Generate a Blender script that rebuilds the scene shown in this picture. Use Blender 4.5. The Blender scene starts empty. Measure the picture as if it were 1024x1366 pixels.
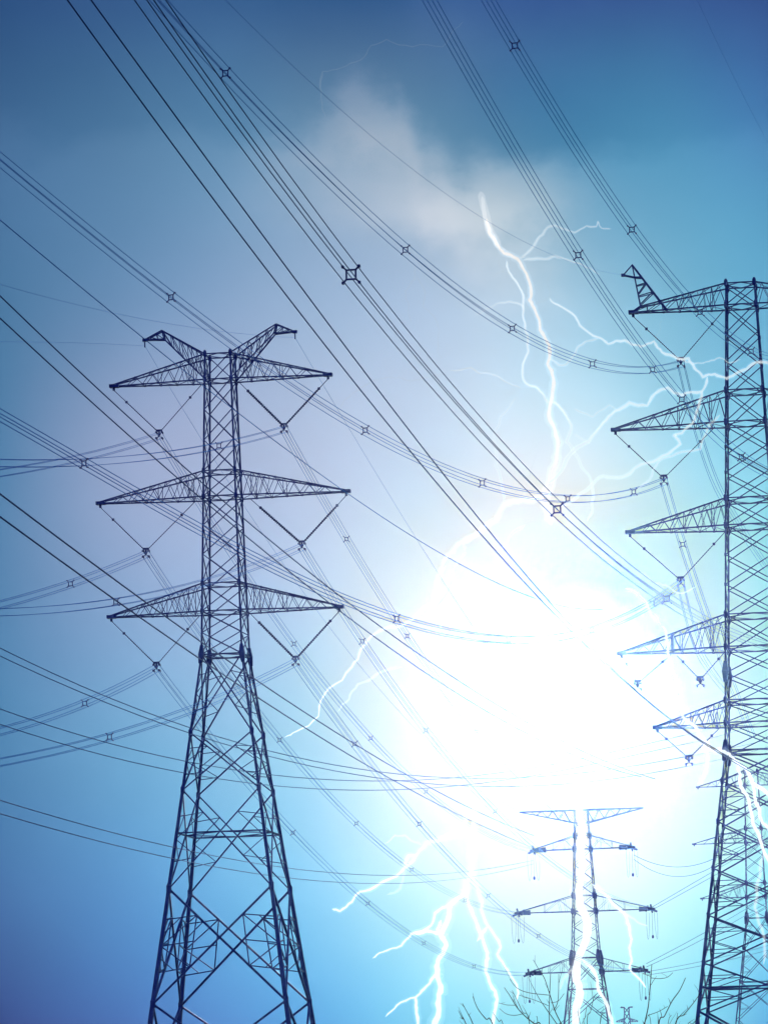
import bpy, bmesh, math, random
from mathutils import Vector, Matrix

random.seed(7)
SC = bpy.context.scene
COL = SC.collection
R = math.radians

# ------------------------------------------------------------------ camera
F = 5000.0                      # focal length in pixels of the 1024 x 1366 frame (a long lens)
PITCH = math.atan(757.0 / F)
ROLL = R(1.46)
CAM = Vector((0, 0, 1.7))
fwd = Vector((0, math.cos(PITCH), math.sin(PITCH)))
r0 = Vector((1, 0, 0))
u0 = r0.cross(fwd)
right = r0 * math.cos(ROLL) - u0 * math.sin(ROLL)
up = r0 * math.sin(ROLL) + u0 * math.cos(ROLL)

cd = bpy.data.cameras.new("camera")
cam = bpy.data.objects.new("camera", cd)
COL.objects.link(cam)
m = Matrix((right, up, -fwd)).transposed().to_4x4()
m.translation = CAM
cam.matrix_world = m
cd.sensor_fit = 'HORIZONTAL'
cd.sensor_width = 36.0
cd.lens = F / 1024.0 * 36.0
cd.clip_start = 0.5
cd.clip_end = 20000
SC.camera = cam


def ray(px, py):
    return fwd * F + right * (px - 512.0) + up * (683.0 - py)


def P(px, py, d):
    """the point on a pixel's ray that lies d metres to the north of the camera"""
    v = ray(px, py)
    return CAM + v * (d / v.y)


def proj(p):
    v = p - CAM
    k = F / v.dot(fwd)
    return 512.0 + v.dot(right) * k, 683.0 - v.dot(up) * k


def zat(x, y, py):
    lo, hi = -60.0, 400.0
    for _ in range(50):
        mid = (lo + hi) / 2
        if proj(Vector((x, y, mid)))[1] > py:
            lo = mid
        else:
            hi = mid
    return lo


# ------------------------------------------------------------------ sky, sun, exposure
def lin(c):
    return tuple((v / 255 / 12.92) if v <= 10 else ((v / 255 + 0.055) / 1.055) ** 2.4 for v in c)


SUNDIR = ray(745, 900).normalized()
SUN_EL = math.asin(SUNDIR.z)
SUN_AZ = math.atan2(SUNDIR.x, SUNDIR.y)

sl = bpy.data.lights.new("sun", 'SUN')
sl.energy = 4.0
sl.angle = R(0.53)
sl.color = (1.0, 0.97, 0.93)
so = bpy.data.objects.new("sun", sl)
so.rotation_euler = SUNDIR.to_track_quat('Z', 'Y').to_euler()
COL.objects.link(so)

W = bpy.data.worlds.new("World")
SC.world = W
W.use_nodes = True
nt = W.node_tree
nt.nodes.clear()
N = nt.nodes.new
L = nt.links.new


def mth(op, a, b=None, c=None, clamp=False):
    n = N('ShaderNodeMath')
    n.operation = op
    n.use_clamp = clamp
    for i, v in enumerate((a, b, c)):
        if v is None:
            continue
        if isinstance(v, (int, float)):
            n.inputs[i].default_value = v
        else:
            L(v, n.inputs[i])
    return n.outputs[0]


def smooth(v, a, b):
    n = N('ShaderNodeMapRange')
    n.interpolation_type = 'SMOOTHSTEP'
    L(v, n.inputs['Value'])
    n.inputs['From Min'].default_value = a
    n.inputs['From Max'].default_value = b
    return n.outputs[0]


def mix(f, a, b, mode='MIX'):
    n = N('ShaderNodeMix')
    n.data_type = 'RGBA'
    n.blend_type = mode
    if isinstance(f, (int, float)):
        n.inputs[0].default_value = f
    else:
        L(f, n.inputs[0])
    for i, v in ((6, a), (7, b)):
        if isinstance(v, tuple):
            n.inputs[i].default_value = (*v[:3], 1)
        else:
            L(v, n.inputs[i])
    return n.outputs[2]


tc = N('ShaderNodeTexCoord')
sep = N('ShaderNodeSeparateXYZ')
L(tc.outputs['Generated'], sep.inputs[0])
az0 = mth('ARCTAN2', sep.outputs[0], sep.outputs[1])
el0 = mth('ARCSINE', sep.outputs[2])


def noise(scale, detail, rough=0.55, offs=(0, 0, 0), stretch=(1, 1, 1)):
    mp = N('ShaderNodeMapping')
    mp.inputs['Location'].default_value = offs
    mp.inputs['Scale'].default_value = stretch
    L(tc.outputs['Generated'], mp.inputs[0])
    n = N('ShaderNodeTexNoise')
    n.inputs['Scale'].default_value = scale
    n.inputs['Detail'].default_value = detail
    n.inputs['Roughness'].default_value = rough
    L(mp.outputs[0], n.inputs['Vector'])
    return n


nz = noise(11, 4)
nsep = N('ShaderNodeSeparateColor')
L(nz.outputs['Color'], nsep.inputs[0])
az = mth('ADD', az0, mth('MULTIPLY', mth('SUBTRACT', nsep.outputs[0], 0.5), 0.012))
el = mth('ADD', el0, mth('MULTIPLY', mth('SUBTRACT', nsep.outputs[1], 0.5), 0.012))

# <sky fit>
GX = [-70.0, 80.0, 220.0, 350.0, 470.0, 580.0, 690.0, 800.0, 910.0, 1060.0]
GY = [-60.0, 90.0, 220.0, 340.0, 450.0, 560.0, 670.0, 780.0, 890.0, 1000.0, 1110.0, 1240.0, 1390.0]
GS = 98.0
GC = [
    [(-0.003, 0.022, 0.079), (0.012, 0.025, 0.091), (0.005, 0.024, 0.088), (0.003, 0.024, 0.083), (-0.010, 0.014, 0.069), (-0.017, 0.007, 0.076), (0.004, 0.012, 0.083), (-0.000, 0.004, 0.065), (0.009, 0.000, 0.078), (0.005, 0.008, 0.074)],
    [(0.018, 0.038, 0.089), (0.011, 0.041, 0.086), (0.020, 0.050, 0.100), (0.027, 0.060, 0.114), (0.032, 0.046, 0.089), (0.043, 0.067, 0.101), (0.023, 0.048, 0.104), (0.020, 0.048, 0.085), (0.012, 0.044, 0.099), (0.024, 0.059, 0.158)],
    [(0.019, 0.058, 0.124), (0.027, 0.063, 0.118), (0.035, 0.074, 0.116), (0.016, 0.078, 0.132), (0.081, 0.103, 0.114), (0.066, 0.111, 0.128), (-0.041, 0.015, 0.086), (0.033, 0.072, 0.122), (0.015, 0.104, 0.142), (0.025, 0.064, 0.194)],
    [(0.017, 0.040, 0.084), (0.021, 0.053, 0.096), (0.029, 0.063, 0.116), (0.076, 0.098, 0.143), (0.029, 0.066, 0.123), (0.108, 0.096, 0.144), (0.132, 0.160, 0.097), (-0.012, 0.054, 0.122), (0.041, 0.064, 0.102), (0.034, 0.163, 0.206)],
    [(0.008, 0.054, 0.106), (0.026, 0.059, 0.106), (0.028, 0.075, 0.133), (0.055, 0.088, 0.133), (0.085, 0.106, 0.127), (0.041, 0.119, 0.186), (0.108, 0.104, 0.169), (0.117, 0.142, 0.163), (-0.001, 0.103, 0.139), (0.031, 0.077, 0.183)],
    [(-0.007, 0.035, 0.083), (0.045, 0.067, 0.117), (0.121, 0.119, 0.164), (0.076, 0.077, 0.123), (0.096, 0.144, 0.202), (0.150, 0.076, 0.055), (0.124, 0.186, 0.187), (-0.004, 0.148, 0.199), (0.104, 0.076, 0.083), (0.048, 0.217, 0.283)],
    [(-0.013, 0.040, 0.093), (0.045, 0.078, 0.129), (0.118, 0.121, 0.184), (0.040, 0.087, 0.115), (0.170, 0.119, 0.131), (-0.045, 0.109, 0.222), (0.217, 0.220, 0.248), (0.332, 0.183, 0.133), (-0.093, 0.157, 0.255), (0.124, 0.185, 0.249)],
    [(0.013, 0.049, 0.110), (0.035, 0.067, 0.116), (0.061, 0.092, 0.146), (0.106, 0.121, 0.175), (0.101, 0.108, 0.186), (0.149, 0.195, 0.020), (0.292, -0.068, -0.228), (-0.104, -0.076, -0.246), (0.275, 0.168, 0.049), (-0.033, 0.174, 0.194)],
    [(-0.001, 0.053, 0.104), (0.036, 0.067, 0.134), (0.057, 0.103, 0.166), (0.071, 0.083, 0.140), (0.037, 0.180, 0.185), (0.271, -0.038, -0.171), (-0.366, -0.073, 0.095), (-0.422, -0.009, 0.101), (0.182, -0.093, -0.125), (0.033, 0.290, 0.326)],
    [(0.012, 0.049, 0.104), (0.027, 0.074, 0.119), (0.020, 0.117, 0.166), (0.079, 0.094, 0.124), (-0.025, 0.139, 0.140), (0.366, -0.017, -0.153), (-0.160, -0.088, 0.106), (0.164, -0.038, 0.120), (0.092, -0.023, -0.149), (0.160, 0.334, 0.239)],
    [(0.002, 0.038, 0.106), (0.020, 0.059, 0.130), (0.019, 0.073, 0.166), (0.043, 0.120, 0.153), (0.010, 0.069, 0.196), (0.207, 0.277, 0.033), (0.087, -0.074, -0.178), (0.086, 0.032, -0.148), (0.157, 0.129, -0.003), (0.015, 0.179, 0.283)],
    [(0.011, 0.020, 0.095), (0.007, 0.054, 0.129), (0.010, 0.062, 0.167), (0.011, 0.126, 0.193), (0.034, 0.083, 0.138), (0.048, 0.209, 0.188), (0.221, 0.131, 0.112), (0.160, 0.207, 0.163), (0.054, 0.181, 0.169), (0.031, 0.235, 0.294)],
    [(-0.008, -0.009, 0.033), (0.008, 0.015, 0.116), (0.013, 0.059, 0.196), (0.021, 0.063, 0.204), (-0.019, 0.109, 0.262), (0.083, 0.216, 0.256), (-0.038, 0.182, 0.220), (0.048, 0.242, 0.282), (0.053, 0.222, 0.247), (-0.038, 0.033, 0.297)],
]
# </sky fit>
# brightness of the storm sky by bearing and height: broad soft lobes round the flash


def vscale(v, f):
    n = N('ShaderNodeVectorMath')
    n.operation = 'SCALE'
    if isinstance(v, tuple):
        n.inputs[0].default_value = v
    else:
        L(v, n.inputs[0])
    if isinstance(f, (int, float)):
        n.inputs['Scale'].default_value = f
    else:
        L(f, n.inputs['Scale'])
    return n.outputs[0]


def vop(op, a, b):
    n = N('ShaderNodeVectorMath')
    n.operation = op
    for i, v in enumerate((a, b)):
        if isinstance(v, tuple):
            n.inputs[i].default_value = v
        else:
            L(v, n.inputs[i])
    return n.outputs[0]


def lobe(v, c, s_):
    d = mth('DIVIDE', mth('SUBTRACT', v, c), s_ * 1.41421)
    return mth('EXPONENT', mth('MULTIPLY', mth('MULTIPLY', d, d), -1.0))


azc = mth('MINIMUM', mth('MAXIMUM', az, -0.11), 0.112)
elc = mth('MINIMUM', mth('MAXIMUM', el, 0.006), 0.295)
gx = [lobe(azc, (x - 512) / F, GS / F) for x in GX]
gy = [lobe(elc, (1440 - y) / F, GS / F) for y in GY]
sky = None
for j, row in enumerate(GC):
    acc = None
    for i, c in enumerate(row):
        v = vscale(tuple(c), gx[i])
        acc = v if acc is None else vop('ADD', acc, v)
    acc = vscale(acc, gy[j])
    sky = acc if sky is None else vop('ADD', sky, acc)
sky = vop('MAXIMUM', sky, (0.0, 0.0, 0.0))

# storm cloud: a ragged dark mass above, its torn underside catching the light
n1 = noise(30, 9, 0.6, (3.1, 0.2, 1.7), (1, 1, 1.3))
n2 = noise(16, 8, 0.6, (7.7, 1.2, 0.4), (1, 1, 1.8))
edge = N('ShaderNodeValToRGB')
ee = edge.color_ramp.elements
prof = [(0, 190), (150, 205), (300, 185), (385, 165), (430, 172), (490, 128), (545, 138), (585, 215), (640, 262), (760, 255), (880, 225), (1024, 205)]
while len(ee) < len(prof):
    ee.new(0.5)
for e_, (x, y) in zip(ee, prof):
    e_.position = x / 1024.0
    v = (1440 - y) / 1500.0
    e_.color = (v, v, v, 1)
edge.color_ramp.interpolation = 'EASE'
L(mth('ADD', mth('MULTIPLY', az0, F / 1024.0), 0.5, clamp=True), edge.inputs[0])
bound = mth('MULTIPLY', edge.outputs[0], 1500.0 / F)
rag = mth('ADD', mth('MULTIPLY', mth('SUBTRACT', n1.outputs[0], 0.5), 0.030), mth('MULTIPLY', mth('SUBTRACT', n2.outputs[0], 0.5), 0.03))
above = mth('ADD', mth('SUBTRACT', el0, bound), rag)
dark = smooth(above, -0.005, 0.008)
dark = mth('MULTIPLY', dark, smooth(above, 0.075, 0.01))
dark = mth('MULTIPLY', dark, mth('ADD', 0.5, mth('MULTIPLY', mth('MULTIPLY', smooth(az0, -0.06, 0.0), smooth(az0, 0.09, 0.045)), 0.5)))
under = mth('MULTIPLY', smooth(above, 0.002, -0.010), smooth(above, -0.036, -0.006))
under = mth('MULTIPLY', under, mth('MULTIPLY', smooth(az0, -0.045, -0.005), smooth(az0, 0.068, 0.04)))
under = mth('MULTIPLY', under, mth('ADD', 0.3, mth('MULTIPLY', smooth(n1.outputs[0], 0.35, 0.62), 0.7)))
sky = vop('MULTIPLY', sky, mix(dark, (1, 1, 1), (0.58, 0.76, 0.83)))
sky = vop('ADD', sky, vscale((0.125, 0.09, 0.065), under))
# the pale lower rim of the bank, low and long, just over the head of the main bolt
rimh = mth('ADD', el0, mth('MULTIPLY', mth('SUBTRACT', n1.outputs[0], 0.5), 0.022))
rim = mth('MULTIPLY', lobe(rimh, (1440 - 284) / F, 0.0052), mth('MULTIPLY', smooth(az0, -0.034, 0.022), smooth(az0, 0.062, 0.03)))
rim = mth('MULTIPLY', rim, mth('ADD', 0.35, mth('MULTIPLY', n2.outputs[0], 0.9)))
sky = vop('ADD', sky, vscale((0.20, 0.155, 0.11), rim))
streak = mth('ADD', 0.94, mth('MULTIPLY', n2.outputs[0], 0.12))
sky = vscale(sky, streak)
# blue fill light added to the unseen sky, behind the camera and overhead
back_fill = smooth(sep.outputs[1], 0.75, 0.2)
back_fill = mth('MULTIPLY', back_fill, smooth(sep.outputs[2], -0.02, 0.05))
sky = mix(back_fill, sky, (0.065, 0.14, 0.48))

ns = N('ShaderNodeTexSky')
ns.sky_type = 'NISHITA'
ns.sun_disc = False
ns.sun_elevation = SUN_EL
ns.sun_rotation = SUN_AZ
bg1 = N('ShaderNodeBackground')
L(sky, bg1.inputs[0])
bg1.inputs[1].default_value = 1.0
bg2 = N('ShaderNodeBackground')
L(ns.outputs[0], bg2.inputs[0])
bg2.inputs[1].default_value = 0.0003
ad = N('ShaderNodeAddShader')
L(bg1.outputs[0], ad.inputs[0])
L(bg2.outputs[0], ad.inputs[1])
wo = N('ShaderNodeOutputWorld')
L(ad.outputs[0], wo.inputs[0])
W.cycles.sampling_method = 'MANUAL'
W.cycles.sample_map_resolution = 2048

SC.view_settings.view_transform = 'Standard'
SC.view_settings.look = 'None'
SC.view_settings.gamma = 1.0
SC.view_settings.exposure = 0.0
SC.render.engine = 'CYCLES'
SC.cycles.max_bounces = 6
SC.cycles.volume_bounces = 0
SC.cycles.transparent_max_bounces = 24
SC.render.filter_size = 1.5


# ------------------------------------------------------------------ materials
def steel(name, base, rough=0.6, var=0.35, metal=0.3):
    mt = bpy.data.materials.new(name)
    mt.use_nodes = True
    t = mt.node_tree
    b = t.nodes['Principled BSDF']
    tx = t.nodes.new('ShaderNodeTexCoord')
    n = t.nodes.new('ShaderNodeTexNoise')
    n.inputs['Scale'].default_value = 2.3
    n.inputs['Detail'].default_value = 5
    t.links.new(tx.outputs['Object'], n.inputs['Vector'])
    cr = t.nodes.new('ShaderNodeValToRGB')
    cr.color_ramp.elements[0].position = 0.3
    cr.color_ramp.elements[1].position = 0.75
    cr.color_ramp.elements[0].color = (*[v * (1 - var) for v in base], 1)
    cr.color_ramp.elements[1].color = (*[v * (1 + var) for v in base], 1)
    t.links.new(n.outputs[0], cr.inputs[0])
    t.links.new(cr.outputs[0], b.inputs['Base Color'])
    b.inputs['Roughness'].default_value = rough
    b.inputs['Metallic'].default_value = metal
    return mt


M_STEEL = steel('blue_cast_steel', (0.034, 0.045, 0.25), 0.6, 0.3, 0.0)  # navy: the blue cast of the hazy light is put into the base colour
M_ALU = steel('sky_tinted_aluminium', (0.03, 0.17, 0.60), 0.9, 0.1, 0.0)  # even blue in place of sky reflected by the metal
M_WIRE = steel('conductor_aluminium', (0.03, 0.07, 0.26), 0.6, 0.1, 0.0)  # darker wire, the same blue cast put into its base colour
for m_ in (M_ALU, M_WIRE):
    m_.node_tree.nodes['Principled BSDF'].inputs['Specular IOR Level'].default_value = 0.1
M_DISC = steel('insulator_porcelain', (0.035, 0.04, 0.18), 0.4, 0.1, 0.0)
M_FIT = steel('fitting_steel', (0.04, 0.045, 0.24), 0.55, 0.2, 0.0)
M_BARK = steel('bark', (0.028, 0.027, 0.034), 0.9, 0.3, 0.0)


def bolt_mat(name, col, strength, see):
    """glowing air: emission added over what lies behind, by the share `see`"""
    mt = bpy.data.materials.new(name)
    mt.use_nodes = True
    t = mt.node_tree
    t.nodes.clear()
    e = t.nodes.new('ShaderNodeEmission')
    e.inputs[0].default_value = (*col, 1)
    e.inputs[1].default_value = strength
    tr = t.nodes.new('ShaderNodeBsdfTransparent')
    tr.inputs[0].default_value = (see, see, see, 1)
    a = t.nodes.new('ShaderNodeAddShader')
    t.links.new(e.outputs[0], a.inputs[0])
    t.links.new(tr.outputs[0], a.inputs[1])
    o = t.nodes.new('ShaderNodeOutputMaterial')
    t.links.new(a.outputs[0], o.inputs[0])
    mt.cycles.emission_sampling = 'NONE'
    return mt


B_WARM = bolt_mat('lightning_warm', (1.0, 0.88, 0.78), 0.36, 0.66)
B_WHITE = bolt_mat('lightning_white', (0.92, 0.98, 1.0), 0.5, 0.7)
B_SOFT = bolt_mat('lightning_soft', (0.9, 0.97, 1.0), 0.16, 0.86)
B_FAINT = bolt_mat('lightning_faint', (0.9, 0.96, 1.0), 0.03, 0.97)
B_PALE = bolt_mat('lightning_pale', (0.88, 0.96, 1.0), 0.30, 0.75)
B_MIST = bolt_mat('lightning_mist', (1.0, 0.86, 0.74), 0.055, 1.0)
B_HALO = bolt_mat('lightning_halo', (0.85, 0.95, 1.0), 0.03, 1.0)


# ------------------------------------------------------------------ mesh helpers
class MB:
    def __init__(self):
        self.v, self.f = [], []

    def strut(self, p, q, w, w2=None):
        """a square bar from p to q"""
        p, q = Vector(p), Vector(q)
        d = q - p
        if d.length < 1e-6:
            return
        d.normalize()
        a = d.cross(Vector((0, 0, 1)) if abs(d.z) < 0.9 else Vector((1, 0, 0))).normalized()
        b = d.cross(a)
        w2 = w if w2 is None else w2
        i = len(self.v)
        for c, ww in ((p, w), (q, w2)):
            for s, t_ in ((-1, -1), (1, -1), (1, 1), (-1, 1)):
                self.v.append(c + a * (s * ww / 2) + b * (t_ * ww / 2))
        self.f += [(i, i + 1, i + 5, i + 4), (i + 1, i + 2, i + 6, i + 5), (i + 2, i + 3, i + 7, i + 6),
                   (i + 3, i, i + 4, i + 7), (i + 3, i + 2, i + 1, i), (i + 4, i + 5, i + 6, i + 7)]

    def box(self, c, s, rx=(1, 0, 0), ry=(0, 1, 0), rz=(0, 0, 1)):
        c = Vector(c)
        rx, ry, rz = Vector(rx) * s[0] / 2, Vector(ry) * s[1] / 2, Vector(rz) * s[2] / 2
        i = len(self.v)
        for z in (-1, 1):
            for s_, t_ in ((-1, -1), (1, -1), (1, 1), (-1, 1)):
                self.v.append(c + rx * s_ + ry * t_ + rz * z)
        self.f += [(i, i + 1, i + 5, i + 4), (i + 1, i + 2, i + 6, i + 5), (i + 2, i + 3, i + 7, i + 6),
                   (i + 3, i, i + 4, i + 7), (i + 3, i + 2, i + 1, i), (i + 4, i + 5, i + 6, i + 7)]

    def tube(self, pts, rad, n=6, cap=True):
        """a tube along pts; rad is a number or one per point"""
        pts = [Vector(p) for p in pts]
        k = len(pts)
        rr = [rad] * k if isinstance(rad, (int, float)) else rad
        base = len(self.v)
        prev = None
        for i, p in enumerate(pts):
            d = (pts[min(i + 1, k - 1)] - pts[max(i - 1, 0)]).normalized()
            if prev is None:
                a = d.cross(Vector((0, 0, 1)) if abs(d.z) < 0.9 else Vector((1, 0, 0))).normalized()
            else:
                a = (prev - d * prev.dot(d)).normalized()
            prev = a
            b = d.cross(a)
            for j in range(n):
                th = 2 * math.pi * j / n
                self.v.append(p + (a * math.cos(th) + b * math.sin(th)) * rr[i])
        for i in range(k - 1):
            for j in range(n):
                j2 = (j + 1) % n
                self.f.append((base + i * n + j, base + i * n + j2, base + (i + 1) * n + j2, base + (i + 1) * n + j))
        if cap:
            self.f.append(tuple(base + j for j in range(n - 1, -1, -1)))
            self.f.append(tuple(base + (k - 1) * n + j for j in range(n)))

    def build(self, name, mat, parent=None, smooth_=False):
        me = bpy.data.meshes.new(name)
        me.from_pydata([tuple(v) for v in self.v], [], self.f)
        me.materials.append(mat)
        if smooth_:
            me.polygons.foreach_set('use_smooth', [True] * len(me.polygons))
        me.update()
        o = bpy.data.objects.new(name, me)
        COL.objects.link(o)
        if parent:
            o.parent = parent
        return o


def thing(name, label, cat, loc=(0, 0, 0), rz=0.0, group=None):
    o = bpy.data.objects.new(name, None)
    COL.objects.link(o)
    o.location = loc
    o.rotation_euler = (0, 0, rz)
    o.empty_display_size = 0.5
    o['label'] = label
    o['category'] = cat
    if group:
        o['group'] = group
    return o


def tag(o, label, cat, group=None):
    o['label'] = label
    o['category'] = cat
    if group:
        o['group'] = group
    return o


# ------------------------------------------------------------------ ground
def ground():
    m_ = bpy.data.materials.new('meadow')
    m_.use_nodes = True
    t_ = m_.node_tree
    b = t_.nodes['Principled BSDF']
    n = t_.nodes.new('ShaderNodeTexNoise')
    n.inputs['Scale'].default_value = 0.05
    n.inputs['Detail'].default_value = 9
    tx = t_.nodes.new('ShaderNodeTexCoord')
    t_.links.new(tx.outputs['Object'], n.inputs['Vector'])
    cr = t_.nodes.new('ShaderNodeValToRGB')
    cr.color_ramp.elements[0].color = (0.03, 0.04, 0.02, 1)
    cr.color_ramp.elements[1].color = (0.10, 0.09, 0.05, 1)
    t_.links.new(n.outputs[0], cr.inputs[0])
    t_.links.new(cr.outputs[0], b.inputs['Base Color'])
    b.inputs['Roughness'].default_value = 0.95
    mb = MB()
    mb.v = [Vector((-6000, -2000, 0)), Vector((6000, -2000, 0)), Vector((6000, 9000, 0)), Vector((-6000, 9000, 0))]
    mb.f = [(0, 1, 2, 3)]
    o = mb.build('ground', m_)
    o['kind'] = 'structure'


ground()

# ------------------------------------------------------------------ lattice towers
THETA = R(8.6)                   # crossarms run east and a little to the south
TROT = -THETA


def hw_at(profile, z):
    for (z0, h0), (z1, h1) in zip(profile, profile[1:]):
        if z <= z1:
            return h0 + (h1 - h0) * (z - z0) / (z1 - z0)
    return profile[-1][1]


CORN = [(-1, -1), (1, -1), (1, 1), (-1, 1)]


def corner(profile, k, z):
    h = hw_at(profile, z)
    return Vector((CORN[k][0] * h, CORN[k][1] * h, z))


def tower_legs(root, profile, lw, nodes, flanges, s=1.0):
    for k in range(4):
        mb = MB()
        for (z0, h0), (z1, h1) in zip(profile, profile[1:]):
            w = lw(z0)
            mb.strut(corner(profile, k, z0), corner(profile, k, z1), w, lw(z1))
        pl = mb
        for z, sz in nodes:
            c = corner(profile, k, z)
            sz *= .8
            pl.tube([c + Vector((0, 0, f * sz)) for f in (-.95, -.5, .5, .95)], [sz * .2, sz * .46, sz * .46, sz * .2], 6)
        for z, sz in flanges:
            c0, c1 = corner(profile, k, z - sz), corner(profile, k, z + sz)
            cm = corner(profile, k, z)
            pl.strut(c0, cm, sz * 0.35, sz * 0.62)
            pl.strut(cm, c1, sz * 0.62, sz * 0.3)
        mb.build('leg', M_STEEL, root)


def xpanel(mb, profile, z0, z1, w, sec=0):
    for k in range(4):
        k2 = (k + 1) % 4
        a0, b0 = corner(profile, k, z0), corner(profile, k2, z0)
        a1, b1 = corner(profile, k, z1), corner(profile, k2, z1)
        mb.strut(a0, b1, w)
        mb.strut(b0, a1, w)
        if sec:
            h0, h1 = (b0 - a0).length, (b1 - a1).length
            tt = h0 / (h0 + h1)
            c = a0 + (b1 - a0) * tt
            sw = w * 0.55
            for (g0, g1) in ((a0, a1), (b0, b1)):
                d1, d2 = g0.lerp(c, 0.55), g1.lerp(c, 0.55)
                l1, l2, lm = g0.lerp(g1, 0.27), g0.lerp(g1, 0.73), g0.lerp(g1, 0.5)
                mb.strut(d1, l1, sw)
                mb.strut(d2, l2, sw)
                mb.strut(d1, lm, sw)
                mb.strut(d2, lm, sw)
                if sec > 1:
                    mb.strut(d1, d2, sw)
                    e = d1.lerp(d2, 0.5)
                    mb.strut(e, lm, sw)
                    mb.strut(l1.lerp(d1, .5), g0.lerp(lm, .8), sw * .8)
                    mb.strut(l2.lerp(d2, .5), g1.lerp(lm, .8), sw * .8)


def belt(mb, profile, z, w, plan=True):
    c = [corner(profile, k, z) for k in range(4)]
    for k in range(4):
        mb.strut(c[k], c[(k + 1) % 4], w)
    if plan:
        mids = [c[k].lerp(c[(k + 1) % 4], .5) for k in range(4)]
        for k in range(4):
            mb.strut(mids[k], mids[(k + 1) % 4], w * 0.7)


def arm(root, profile, side, zl, zu, length, wc, n=6, ztip=None, name='crossarm', upper_end=None):
    """a tapering lattice crossarm; side -1 or +1 along the tower's x"""
    ztip = zl if ztip is None else ztip
    mb = MB()
    hl, hu = hw_at(profile, zl), hw_at(profile, zu)
    tip = {-1: Vector((side * length, -0.12, ztip)), 1: Vector((side * length, 0.12, ztip))}
    lo, hi = {}, {}
    for s in (-1, 1):
        lo[s] = (Vector((side * hl, s * hl, zl)), tip[s])
        ue = tip[s] + Vector((0, 0, wc)) if upper_end is None else Vector((side * upper_end[0], s * 0.2, upper_end[1]))
        hi[s] = (Vector((side * hu, s * hu, zu)), ue)
        mb.strut(*lo[s], wc)
        mb.strut(*hi[s], wc)
        if upper_end is not None:
            mb.strut(hi[s][1], tip[s], wc)
    ts = [1 - (1 - i / n) ** 1.0 for i in range(n + 1)]
    bw = wc * 0.42
    for s in (-1, 1):
        for i in range(n):
            a0, a1 = lo[s][0].lerp(lo[s][1], ts[i]), lo[s][0].lerp(lo[s][1], ts[i + 1])
            b0, b1 = hi[s][0].lerp(hi[s][1], ts[i]), hi[s][0].lerp(hi[s][1], ts[i + 1])
            bm_ = b0.lerp(b1, .5)
            if i < n - 1 or upper_end is not None:
                mb.strut(a0, bm_, bw)
                mb.strut(bm_, a1, bw)
            if i in (1, 3):
                mb.strut(a0, b0, bw * 1.1)
    for i in range(n):
        a0, a1 = lo[-1][0].lerp(lo[-1][1], ts[i]), lo[-1][0].lerp(lo[-1][1], ts[i + 1])
        c0, c1 = lo[1][0].lerp(lo[1][1], ts[i]), lo[1][0].lerp(lo[1][1], ts[i + 1])
        mb.strut(a0, c1, bw) if i % 2 else mb.strut(c0, a1, bw)
        mb.strut(a1, c1, bw)
        b1, d1 = hi[-1][0].lerp(hi[-1][1], ts[i + 1]), hi[1][0].lerp(hi[1][1], ts[i + 1])
        mb.strut(b1, d1, bw)
        b0 = hi[-1][0].lerp(hi[-1][1], ts[i])
        mb.strut(b0, d1, bw * .8)
    # the ladder-like hangers near the root
    for f in (0.12, 0.22):
        for s in (-1, 1):
            mb.strut(lo[s][0].lerp(lo[s][1], f), hi[s][0].lerp(hi[s][1], f + .05), bw * .8)
    pl = mb
    pl.box(Vector((side * (length - .12), 0, ztip + wc * .4)), (0.62, 0.42, 0.22))
    pl.box(Vector((side * (length - .1), 0, ztip - .16)), (0.16, 0.08, 0.25))
    for i in range(1, min(n, 5)):
        for s in (-1, 1):
            pl.box(lo[s][0].lerp(lo[s][1], i / n), (wc * 1.7, wc * 1.0, wc * 1.5))
            pl.box(hi[s][0].lerp(hi[s][1], (i + .5) / n), (wc * 1.4, wc * 1.0, wc * 1.3))
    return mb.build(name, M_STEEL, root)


def horn(root, side, pts, zroots, hw, wc):
    """earth-wire peak: pts = tip, apex, knee as (x, z); zroots = upper and lower root heights"""
    mb = MB()
    tipx, tipz = pts[0]
    for s in (-1, 1):
        tip = Vector((side * tipx, s * .08, tipz))
        apex = Vector((side * pts[1][0], s * .22, pts[1][1]))
        knee = Vector((side * pts[2][0], s * .25, pts[2][1]))
        ru = Vector((side * hw, s * hw, zroots[0]))
        rl = Vector((side * hw, s * hw, zroots[1]))
        for a, b in ((tip, apex), (apex, ru), (tip, knee), (knee, rl), (apex, knee)):
            mb.strut(a, b, wc)
        n = 5
        for i in range(n):
            a0, a1 = apex.lerp(ru, i / n), apex.lerp(ru, (i + 1) / n)
            b0, b1 = knee.lerp(rl, i / n), knee.lerp(rl, (i + 1) / n)
            mb.strut(a0, b1, wc * .5)
            mb.strut(b1, a1, wc * .5)
        for i in range(2):
            mb.strut(tip.lerp(apex, (i + 1) / 3), tip.lerp(knee, (i + 1) / 3), wc * .5)
            mb.strut(tip.lerp(apex, (i + 1) / 3), tip.lerp(knee, (i + 2) / 3), wc * .5)
    for i in range(5):
        f = i / 5
        for p0, p1 in ((pts[1], (hw, zroots[0])), (pts[2], (hw, zroots[1]))):
            x, z = p0[0] + (p1[0] - p0[0]) * f, p0[1] + (p1[1] - p0[1]) * f
            d = .22 + (hw - .22) * f
            mb.strut((side * x, -d, z), (side * x, d, z), wc * .5)
    mb.box((side * tipx, 0, tipz), (.3, .2, .2))
    mb.box((side * tipx, 0, tipz - .3), (.08, .06, .4))
    return mb.build('earth_wire_peak', M_STEEL, root)


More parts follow.
